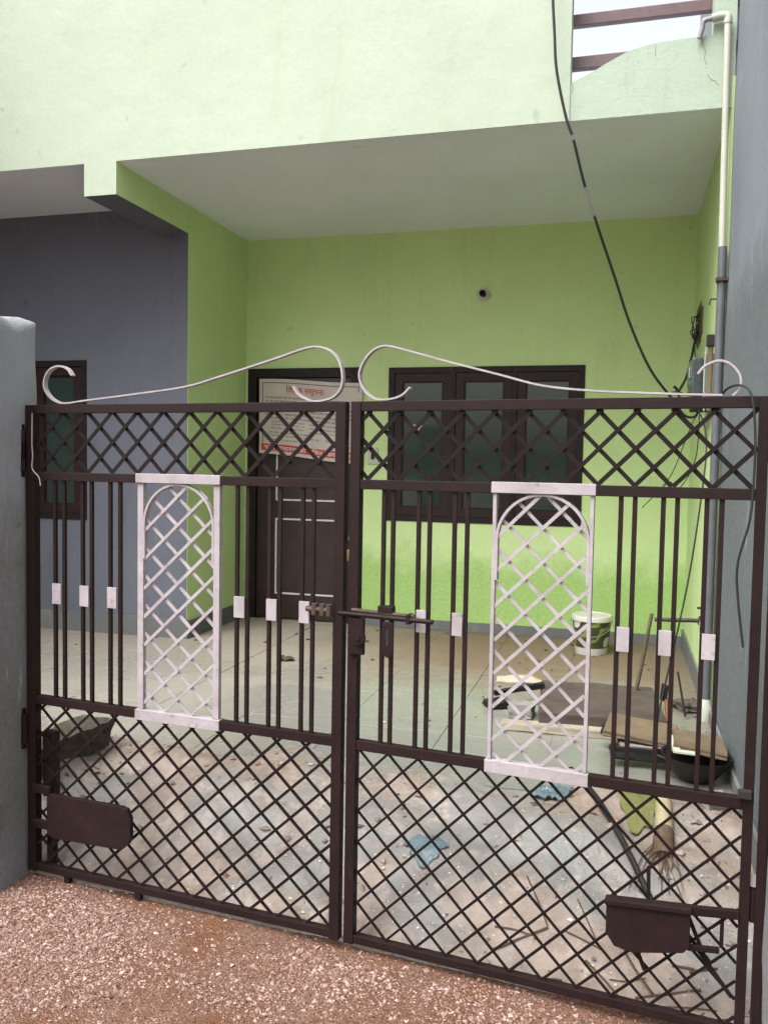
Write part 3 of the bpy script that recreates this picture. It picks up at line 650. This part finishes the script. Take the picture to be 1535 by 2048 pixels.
# brackets / plates
def plate(g, X, poly, y0, y1, name, mat=gate_brown):
    MB().prism([(X(a), b) for a, b in poly], y0, y1).build(name, mat, g, bevel=.0015)
plate(gl, XLf, [(-1.150,.190),(-1.120,.178),(-.825,.188),(-.795,.215),(-.787,.240),(-.787,.305),(-.803,.336),(-.83,.342),(-1.140,.338),(-1.150,.325)], -.040, -.022, 'lock_plate')
plate(gr, XRf, [(.826,.262),(.850,.228),(.900,.220),(1.030,.250),(1.046,.268),(1.046,.366),(.826,.350)], -.045, -.030, 'lock_plate')
MB().bar((XRf(.822),-.038,.352), (XRf(1.05),-.038,.372), .016, .034).build('plate_flange', gate_brown, gr, bevel=.003)
MB().bar((XRf(1.04),-.030,.366), (XRf(1.165),-.014,.372), .024, .016).build('plate_arm', gate_brown, gr, bevel=.002)
MB().bar((XRf(1.04),-.030,.262), (XRf(1.12),-.012,.262), .016, .010).build('plate_arm', gate_brown, gr, bevel=.002)
for a, b in (((1.125,.375),(1.125,.27)), ((.935,.36),(.932,.455)), ((1.03,.36),(1.10,.20)), ((.905,.225),(.93,.16)), ((1.06,.26),(1.155,.14)), ((1.10,.22),(1.0,.33))):
    MB().bar((XRf(a[0]),-.010,a[1]), (XRf(b[0]),-.010,b[1]), .010, .006).build('brace', gate_black, gr)
# hinge column lower left
bl('hinge_pipe', -1.222, -1.168, .018, .050, .30, .545, gate_brown, .004); bl('hinge_pipe', -1.205, -1.175, .018, .045, .04, .30, gate_brown, .004)
for z in (.345, .215): bl('hinge_pipe', -1.225, -1.150, -.030, -.017, z-.016, z+.016, gate_brown, .003)
MB().bar((XLf(-1.195),.02,.10), (XLf(-1.13),-.005,.165), .016, .012).build('brace', gate_brown, gl)
for z in (1.56, 1.60, .56):
    m = MB().tube([(XLf(-1.27),-.02,z-.055), (XLf(-1.27),-.02,z+.055)], .014, 10); m.box((XLf(-1.300),-.030,z-.075), (XLf(-1.266),-.014,z+.075)); m.build('hinge', gate_brown, gl, bevel=.002)
m = MB().tube([(XLf(-1.30),-.01,1.555), (XLf(-1.335),-.005,1.555)], .024, 12); m.build('hinge', matt_black, gl, True)
# painted drip down the left stile
MB().tube(crom([(XLf(-1.228),-.018,1.715),(XLf(-1.229),-.019,1.61),(XLf(-1.226),-.019,1.56),(XLf(-1.229),-.018,1.515),(XLf(-1.20),-.018,1.485),(XLf(-1.192),-.018,1.455)], 6), .0022, 6).build('paint_drip', gate_white, gl, True)
for u in (-1.09, -.78): bl('foot', u-.012, u+.012, -.010, .010, .004, .030, gate_brown, .002)
# bolt set
zb = 1.086
m = MB().tube([(XRf(-.010),-.034,zb+.002), (XRf(.298),-.034,zb-.001)], .0075, 10); m.build('sliding_bolt', gate_brown, gr, True)
m = MB().tube([(XRf(.03),-.026,zb+.014), (XRf(.235),-.026,zb+.010)], .006, 8); m.build('bolt_guide', rust, gr, True)
br('bolt_keeper', .118, .168, -.032, -.006, zb+.010, zb+.034, gate_brown, .003)
br('bolt_keeper', .214, .226, -.042, -.006, zb-.014, zb+.016, gate_brown, .002)
br('lock_case', .022, .073, -.034, -.017, .962, 1.076, gate_brown, .003)
m = MB().tube([(XRf(.060),-.034,1.018), (XRf(.060),-.046,1.018)], .022, 16); m.tube([(XRf(.060),-.046,1.018), (XRf(.060),-.050,1.018)], .010, 12); m.build('lock_boss', gate_brown, gr, True)
h = [(.138,1.074),(.138,.985)] + arc(.156, .983, .018, PI, 2*PI, 8) + [(.174,.985),(.174,1.074)]
plate(gr, XRf, h, -.040, -.033, 'hasp'); br('hasp_slot', .152, .160, -.0415, -.0395, 1.000, 1.050, matt_black, .0005)
m = MB().tube([(XLf(-.128),-.024,zb+.006), (XLf(-.045),-.024,zb+.004)], .009, 10)
for u in (-.10, -.072, -.05): m.tube([(XLf(u),-.024,zb-.012), (XLf(u),-.024,zb+.024)], .010, 10)
m.build('bolt_receiver', rust, gl, True)
br('hinge_knob', 1.150, 1.185, -.032, -.017, .690, .715, matt_black, .004)
for z in (1.62, .40): 
    MB().tube([(XRf(1.198),0,z-.045), (XRf(1.198),0,z+.045)], .011, 10).build('hinge', gate_brown, gr, True)
# hinge post of the right leaf
d = Vector((math.cos(R(-6.8)), math.sin(R(-6.8)), 0)); pp = P0 + d*1.214
po = thing('hinge_post', 'slim dark brown steel post between the right gate leaf and the pillar', 'post', pp, R(-6.8))
MB().box((-.011,-.014,-.03), (.013,.014,1.76)).build('post_bar', gate_brown, po, bevel=.002)
for z in (.36, .45): MB().box((-.022,-.006,z), (-.0105,.006,z+.03)).build('glint_block', gate_white, po)  # white blocks painted in as light glinting through beside the post
# padlock
pl = thing('padlock', 'small brass padlock hanging in the gap between the gate leaves', 'padlock', P0 + Vector((.004, .016, 1.246)), R(-6))
MB().box((-.019,-.009,0), (.019,.009,.036)).build('padlock_body', brass, pl, bevel=.004)
MB().tube([(-.013,0,.034),(-.013,0,.060)] + [(x, 0, z) for x, z in arc(0, .060, .013, PI, 0, 10)] + [(.013,0,.034)], .0032, 8).build('shackle', steel, pl, True)
MB().box((-.03,-.004,.066), (.030,.002,.076)).build('staple', steel, pl)

# ------------------------------------------------------------------ cables
def cable(name, label, pts, r, mat=rubber, n=12, group=None):
    P = crom(pts, n); o = P[0].copy(); t_ = MB().tube([p-o for p in P], r, 8).build(name, mat, None, True); t_.location = o
    return tag(t_, label, 'cable', group)
cable('service_cable', 'thick black cable sagging from the roof parapet down to the meter', [(-0.416,4.540,4.077),(-0.410,4.540,3.928),(-0.397,4.540,3.754),(-0.382,4.540,3.578),(-0.332,4.550,3.353),(-0.289,4.565,3.230),(-0.236,4.620,3.038),(-0.172,4.690,2.855),(-0.062,4.820,2.566),(0.023,4.920,2.340),(0.139,5.000,2.103),(0.267,5.080,1.942),(.33,5.11,1.86),(.385,5.13,1.85),(.41,5.13,1.885)], .0072)
sv = bpy.data.objects['service_cable']; _o = sv.location.copy(); _pts = crom([(-0.416,4.540,4.077),(-0.410,4.540,3.928),(-0.397,4.540,3.754),(-0.382,4.540,3.578),(-0.332,4.550,3.353),(-0.289,4.565,3.230),(-0.236,4.620,3.038),(-0.172,4.690,2.855),(-0.062,4.820,2.566),(0.023,4.920,2.340),(0.139,5.000,2.103),(0.267,5.080,1.942)], 12); worn = simple('worn_pale_sheath', (.17,.18,.165), .6)
for i0, i1 in ((58, 60), (74, 83)):
    MB().tube([p-_o for p in _pts[i0:i1+1]], .0077, 8).build('worn_sheath', worn, sv, True)
cable('draped_cable', 'thin black cable looped over the gate top rail, hanging beside the grey wall', [(.245,2.47,1.742),(.262,2.425,1.766),(.284,2.388,1.772),(.305,2.366,1.760),(.318,2.356,1.72),(.326,2.352,1.62),(.325,2.352,1.50),(.319,2.350,1.42),(.296,2.356,1.31),(.300,2.356,1.22),(.316,2.352,1.095)], .0032)
cable('hanging_wire', 'thin dark wire hanging slack from the meter down to the floor rubble', [(.39,5.05,1.90),(.405,4.7,1.78),(.40,4.5,1.62),(.365,4.4,1.30),(.325,4.35,1.0),(.27,4.3,.70),(.225,4.25,.48),(.19,4.2,.285)], .0042)
cable('slack_wire', 'thin twisted wire stretched slanting across the green wall under the meter', [(.40,5.1,1.87),(.39,5.6,1.78),(.33,5.9,1.55),(.26,6.1,1.42),(.15,6.3,1.28)], .003)
cable('slack_wire', 'short looped wire on the green wall below the slanting wire', [(.42,5.2,1.88),(.43,5.5,1.62),(.36,5.7,1.44),(.30,5.9,1.47),(.24,6.0,1.36)], .003)

# ------------------------------------------------------------------ clutter in the yard
bk = thing('paint_bucket', 'white lidded paint bucket with dark printed band by the back wall', 'bucket', (-.165, 6.06, FZ))
nr = 32; prof = [(.108,0),(.112,.004),(.128,.255)]
MB().lathe([(0,.002),(.108,0),(.110,.004),(.126,.20),(.127,.235)], nr).build('bucket_body', bucket_white, bk, True)
m = MB(); N = 96; rr_ = lambda z: .110 + (z-.004)*.082 + .0012
for j in range(26):
    for k in range(N):
        z0, z1 = .050+.007*j, .050+.007*(j+1); a0, a1 = 2*PI*k/N, 2*PI*(k+1)/N
        s_ = math.sin(a0*2.0-j*.13+.2) + .22*math.sin(a0*5+j*.2)
        if s_ < -.88: continue
        mi = 1 if .30 < s_ < .75 else 0
        m.add([(rr_(z0)*math.cos(a0), rr_(z0)*math.sin(a0), z0), (rr_(z0)*math.cos(a1), rr_(z0)*math.sin(a1), z0), (rr_(z1)*math.cos(a1), rr_(z1)*math.sin(a1), z1), (rr_(z1)*math.cos(a0), rr_(z1)*math.sin(a0), z1)], [(0,1,2,3)], mi)
m.build('printed_band', [bucket_dark, bucket_yellow], bk)
MB().lathe([(.128,.232),(.136,.232),(.137,.262),(.133,.268),(.124,.268),(.120,.262),(0,.262)], nr).build('lid', bucket_white, bk, True)
MB().tube([(.139*math.cos(a), .139*math.sin(a)*.98-.006, .235-.10*math.sin(a-PI)) for a in np.linspace(PI, 2*PI, 22)], .0028, 6).build('bail_handle', steel, bk, True)

def slab(name, label, cat, c, size, rot, mat, bev=.006, jit=0., seed=0):
    g = random.Random(seed); bm = bmesh.new(); bmesh.ops.create_cube(bm, size=1)
    bmesh.ops.subdivide_edges(bm, edges=bm.edges[:], cuts=3, use_grid_fill=True)
    for v in bm.verts:
        v.co = Vector((v.co.x*size[0], v.co.y*size[1], v.co.z*size[2])) + Vector([g.uniform(-jit, jit) for _ in range(3)])
    sh = [e for e in bm.edges if len(e.link_faces) == 2 and e.calc_face_angle() > 1.0]
    if bev: bmesh.ops.bevel(bm, geom=sh, offset=bev, segments=2, affect='EDGES')
    me = bpy.data.meshes.new(name); bm.to_mesh(me); bm.free(); me.materials.append(mat)
    me.polygons.foreach_set('use_smooth', [True]*len(me.polygons)); me.set_sharp_from_angle(angle=R(30))
    o = link(name, me, None, c); o.rotation_euler = [R(a) for a in rot]; return tag(o, label, cat)
slab('stone_slab', 'brown mat covered slab lying on the floor behind the white lattice', 'slab', (-.075,4.53,FZ+.045), (.60,.66,.075), (0,0,4), mat_brown, .006, .004, 1)
slab('timber_plank', 'long beige plank on the floor in front of the brown slab', 'plank', (-.19,4.16,FZ+.017), (.68,.085,.034), (0,0,2), timber_beige, .003, .002, 2)
slab('cement_block', 'small pale grey block beside the brown slab', 'block', (-.455,4.38,FZ+.035), (.12,.13,.07), (0,0,-4), stone_grey, .005, .004, 3)
slab('iron_bar', 'dark bent iron bar lying on the small grey block', 'bar', (-.50,4.62,FZ+.075), (.28,.035,.025), (0,-9,20), iron_black, .003, .003, 4)
slab('iron_bar', 'dark short iron piece on the floor left of the small grey block', 'bar', (-.60,4.50,FZ+.02), (.12,.10,.03), (0,0,35), iron_black, .003, .004, 5)
# crumpled cloth
v, f = grid(-.15, .15, -.06, .06, 36, 18, lambda x, y: .018 + .9*.012*h2(x*3, y*3) + .012*np.cos(x*18)*np.cos(y*20) - 6*(np.abs(y)**2))
tag(link('cloth_rag', mesh_np('cloth_rag', np.concatenate([v, v-np.array([0,0,.006])]), np.concatenate([f, f[:,::-1]+len(v)]), cloth_white), None, (-.53,5.08,FZ+.012)), 'crumpled off white rag on the dusty floor behind the small grey block', 'rag')
# board pile with the iron pan
slab('timber_plank', 'tan board with dark edge lying left on the black pan pile', 'board', (.118,3.93,FZ+.115), (.30,.27,.024), (2,4,-6), timber_tan, .003, .002, 6)
slab('timber_plank', 'broad tan board lying tilted against the foot of the tall grey wall', 'board', (.345,3.72,FZ+.145), (.205,.30,.026), (-4,5,-3), timber_tan, .003, .002, 7)
slab('iron_channel', 'long black steel channel lying across the front of the board pile', 'channel', (.19,3.79,FZ+.060), (.40,.075,.05), (0,0,4), iron_black, .006, .002, 8)
slab('iron_channel', 'dark rough steel channel under the left tan board', 'channel', (.12,3.985,FZ+.080), (.34,.05,.04), (0,2,-5), iron_black, .006, .003, 9)
slab('plastic_tray', 'shallow grey tray between the two tan boards', 'tray', (.15,3.83,FZ+.075), (.26,.13,.03), (0,0,2), stone_grey, .008, .002, 10)
tag(MB().bar((.243,3.76,.425), (.247,3.53,.432), .030, .010, (0,0,1)).bar((.235,3.535,.4325), (.325,3.525,.4325), .028, .010, (0,0,1)).build('angle_strip', pvc_white, None, bevel=.002), 'white L shaped strip lying over the corner of the broad tan board', 'strip')
pan = thing('mortar_pan', 'round black iron mortar pan under the boards by the grey wall', 'pan', (.335,3.70,FZ))
MB().lathe([(0,.004),(.05,.004),(.085,.03),(.120,.075),(.135,.105),(.141,.107),(.140,.100),(.124,.068),(.088,.022),(.052,-.002),(0,-.002)], 28).build('pan_bowl', iron_black, pan, True)
MB().tube(crom([(-.12,-.05,.09),(-.165,-.03,.10),(-.165,.03,.10),(-.12,.05,.09)], 5), .006, 8).build('pan_handle', iron_black, pan, True)
ham = thing('hammer', 'old hammer standing head up with rust red grip by the brown slab', 'hammer', (.265,4.22,FZ+.02))
MB().tube([(0,0,0),(-.012,.02,.08),(-.025,.04,.16)], [.015,.013,.010], 8).build('hammer_grip', orange_wood, ham, True)
MB().obox((-.034,.05,.19), (.016,0,-.005), (0,.014,0), (.004,0,.040)).build('hammer_head', iron_black, ham, bevel=.004)
MB().tube([(.02,-.01,-.016),(.06,.03,-.014)], .016, 8).build('hammer_pommel', iron_black, ham, True)
tag(MB().tube([(.355,4.58,FZ+.015),(.33,4.62,.42),(.315,4.65,.50)], .006, 6).build('thin_rod', iron_black, None, True), 'thin dark rod standing slanted between slab and right wall', 'rod')
slab('stone_piece', 'dark broken stone lying by the drain pipe shoe', 'stone', (.385,4.78,FZ+.02), (.12,.14,.04), (0,0,25), moss, .008, .010, 12)
slab('cement_block', 'broken pale brick piece on the slope beside the right gate hinge', 'brick', (.385,3.42,FZ+.02), (.11,.07,.05), (6,0,30), stone_grey, .005, .006, 13)
bm = bmesh.new(); bmesh.ops.create_cube(bm, size=1); bmesh.ops.subdivide_edges(bm, edges=bm.edges[:], cuts=16, use_grid_fill=True)
hc, hd = lump(31, 16, 3, 22), lump(32, 14, 14, 60)
for v in bm.verts:
    p = Vector((v.co.x*.15, v.co.y*.40, v.co.z*.115)); q = p*1.0
    for i in range(3): q[i] += float(hc(np.array(p[(i+1)%3]*1.6+p[i]), np.array(p[(i+2)%3]*1.6)))*.022 + float(hd(np.array(p[(i+1)%3]), np.array(p[(i+2)%3]+p[i])))*.018
    q.x *= 1 + .35*(p.y > .14)*max(0, p.z*4); v.co = q
me = bpy.data.meshes.new('concrete_chunk'); bm.to_mesh(me); bm.free(); me.materials.append(moss)
o = link('concrete_chunk', me, None, (-2.265, 3.10, .335)); o.rotation_euler = (R(-1), R(4), R(-8)); tag(o, 'long mossy broken concrete chunk lying behind the left gate leaf', 'concrete chunk')
slab('stone_piece', 'flat pale stone wedged beside the mossy concrete chunk', 'stone', (-2.36,2.96,.29), (.09,.10,.05), (8,0,20), stone_grey, .008, .010, 15)
# thin plastic sheets on the slope
def sheet(name, label, c, sx, sy, seed, mat, lift=.012, rz=0):
    hh = lump(seed, 12, 3, 18)
    v, f = grid(-1, 1, -1, 1, 22, 22, lambda x, y: 0*x); r2 = np.sqrt(v[:,0]**2+v[:,1]**2)+1e-6
    k = np.maximum(np.abs(v[:,0]), np.abs(v[:,1]))/r2; v[:,:2] *= k[:,None]
    an = np.arctan2(v[:,1], v[:,0]); jag = 1 + .18*np.sin(an*3+seed) + .12*np.sin(an*7+seed*2); v[:,:2] *= jag[:,None]
    X = v[:,0]*sx; Y = v[:,1]*sy; ca, sa = math.cos(R(rz)), math.sin(R(rz)); x = X*ca-Y*sa+c[0]; y = X*sa+Y*ca+c[1]
    base = np.where(y < 3.6, np.maximum(ramp_h(x, y), np.where(y > 3.37, FZ, -1)), FZ); z = base + lift + lift*.9*np.abs(hh(v[:,0]*1.3, v[:,1]*1.3))
    V = np.stack([x-c[0], y-c[1], z-base.min()], 1)
    return tag(link(name, mesh_np(name, np.concatenate([V, V-np.array([0,0,.003])]), np.concatenate([f, f[:,::-1]+len(V)]), mat), None, (c[0], c[1], float(base.min()))), label, 'plastic scrap')
sheet('plastic_scrap', 'crumpled pale blue plastic scrap on the slope behind the right leaf', (-.215,3.34), .075, .075, 5, blue_sheet)
sheet('plastic_scrap', 'flat muddy blue plastic scrap low on the slope near the gate middle', (-.64,2.95), .07, .06, 6, blue_sheet, .006)
sheet('plastic_scrap', 'yellow green plastic sheet on the floor beside the straw broom', (.10,3.36), .075, .17, 8, green_sheet, .008, 8)
bm_ = thing('straw_broom', 'straw broom with cream handle lying up the slope behind the right leaf', 'broom', (.176, 2.96, .135))
MB().tube([(.012,.20,.112),(.016,.34,.150),(.018,.44,.165)], [.033,.031,.024], 10).build('broom_handle', handle_cream, bm_, True)
MB().tube([(.004,.09,.07),(.008,.15,.095),(.012,.21,.116)], [.036,.037,.034], 10).build('binding', straw, bm_, True)
for k in range(60):
    a = random.gauss(0, .030); b = random.gauss(0, .012); c = random.gauss(0, .045)
    MB().tube([(.008+a*.3,.16,.098+b*.5), (.0+a+c*.4,.06+random.uniform(-.02,.02),.055+b), (-.004+a*1.3+c,-.05+random.uniform(-.05,.03),.012+b)], [.0030,.0026,.0010], 4).build('bristle', straw, bm_)
A_, B_ = Vector((-.165, 3.60, FZ+.02)), Vector((.165, 2.76, 0)); B_.z = float(ramp_h(np.array(B_.x), np.array(B_.y))) + .014
up_ = max(float(ramp_h(np.array(q.x), np.array(q.y))) + .012 - q.z for q in (A_.lerp(B_, k/20) for k in range(21)))
L_ = [A_.lerp(B_, k/8) + Vector((0, 0, max(up_, 0)*math.sin(PI*k/8))) for k in range(9)]
tag(MB().tube(L_, [.013]*4+[.011]*5, 8).build('fallen_stick', iron_black, None, True), 'dark stick lying slanted down the slope beside the broom', 'stick')
tw = MB()
for k in range(15):
    x, y = random.uniform(-.30, .34), random.uniform(2.50, 2.80); a = random.uniform(-1.2, .6); L = random.uniform(.04, .20); P_ = []
    for j in range(5):
        px, py = x + math.cos(a)*L*(j/4-.5) + random.uniform(-.003, .003), y + math.sin(a)*L*(j/4-.5) + random.uniform(-.003, .003); P_.append((px, py, float(max(ramp_h(np.array(px), np.array(py)), road_h(np.array(px), np.array(py)))) + random.uniform(.003, .006)))
    tw.tube(crom(P_[::2], 3), random.uniform(.0018, .0042), 5)
kind(tw.build('twig_litter', leaf_brown), 'stuff')
# litter
chips('litter', 130, (-3.6, .44, 4.2, 6.4), lambda x, y: FZ+.003+0*x, .010, leaf_brown, .35, .5, lambda x, y: np.clip((y-4.2)/3+.1, 0, 1))
chips('litter', 40, (-1.2, .44, 3.5, 5.0), lambda x, y: FZ+.003+0*x, .007, chips_ramp, .5, .5)
sheetl = slab('leaf_clump', 'dark dry leaf clump on the pale floor before the door', 'leaf', (-2.06,5.13,FZ+.014), (.085,.05,.02), (0,8,20), leaf_brown, 0, .010, 21)
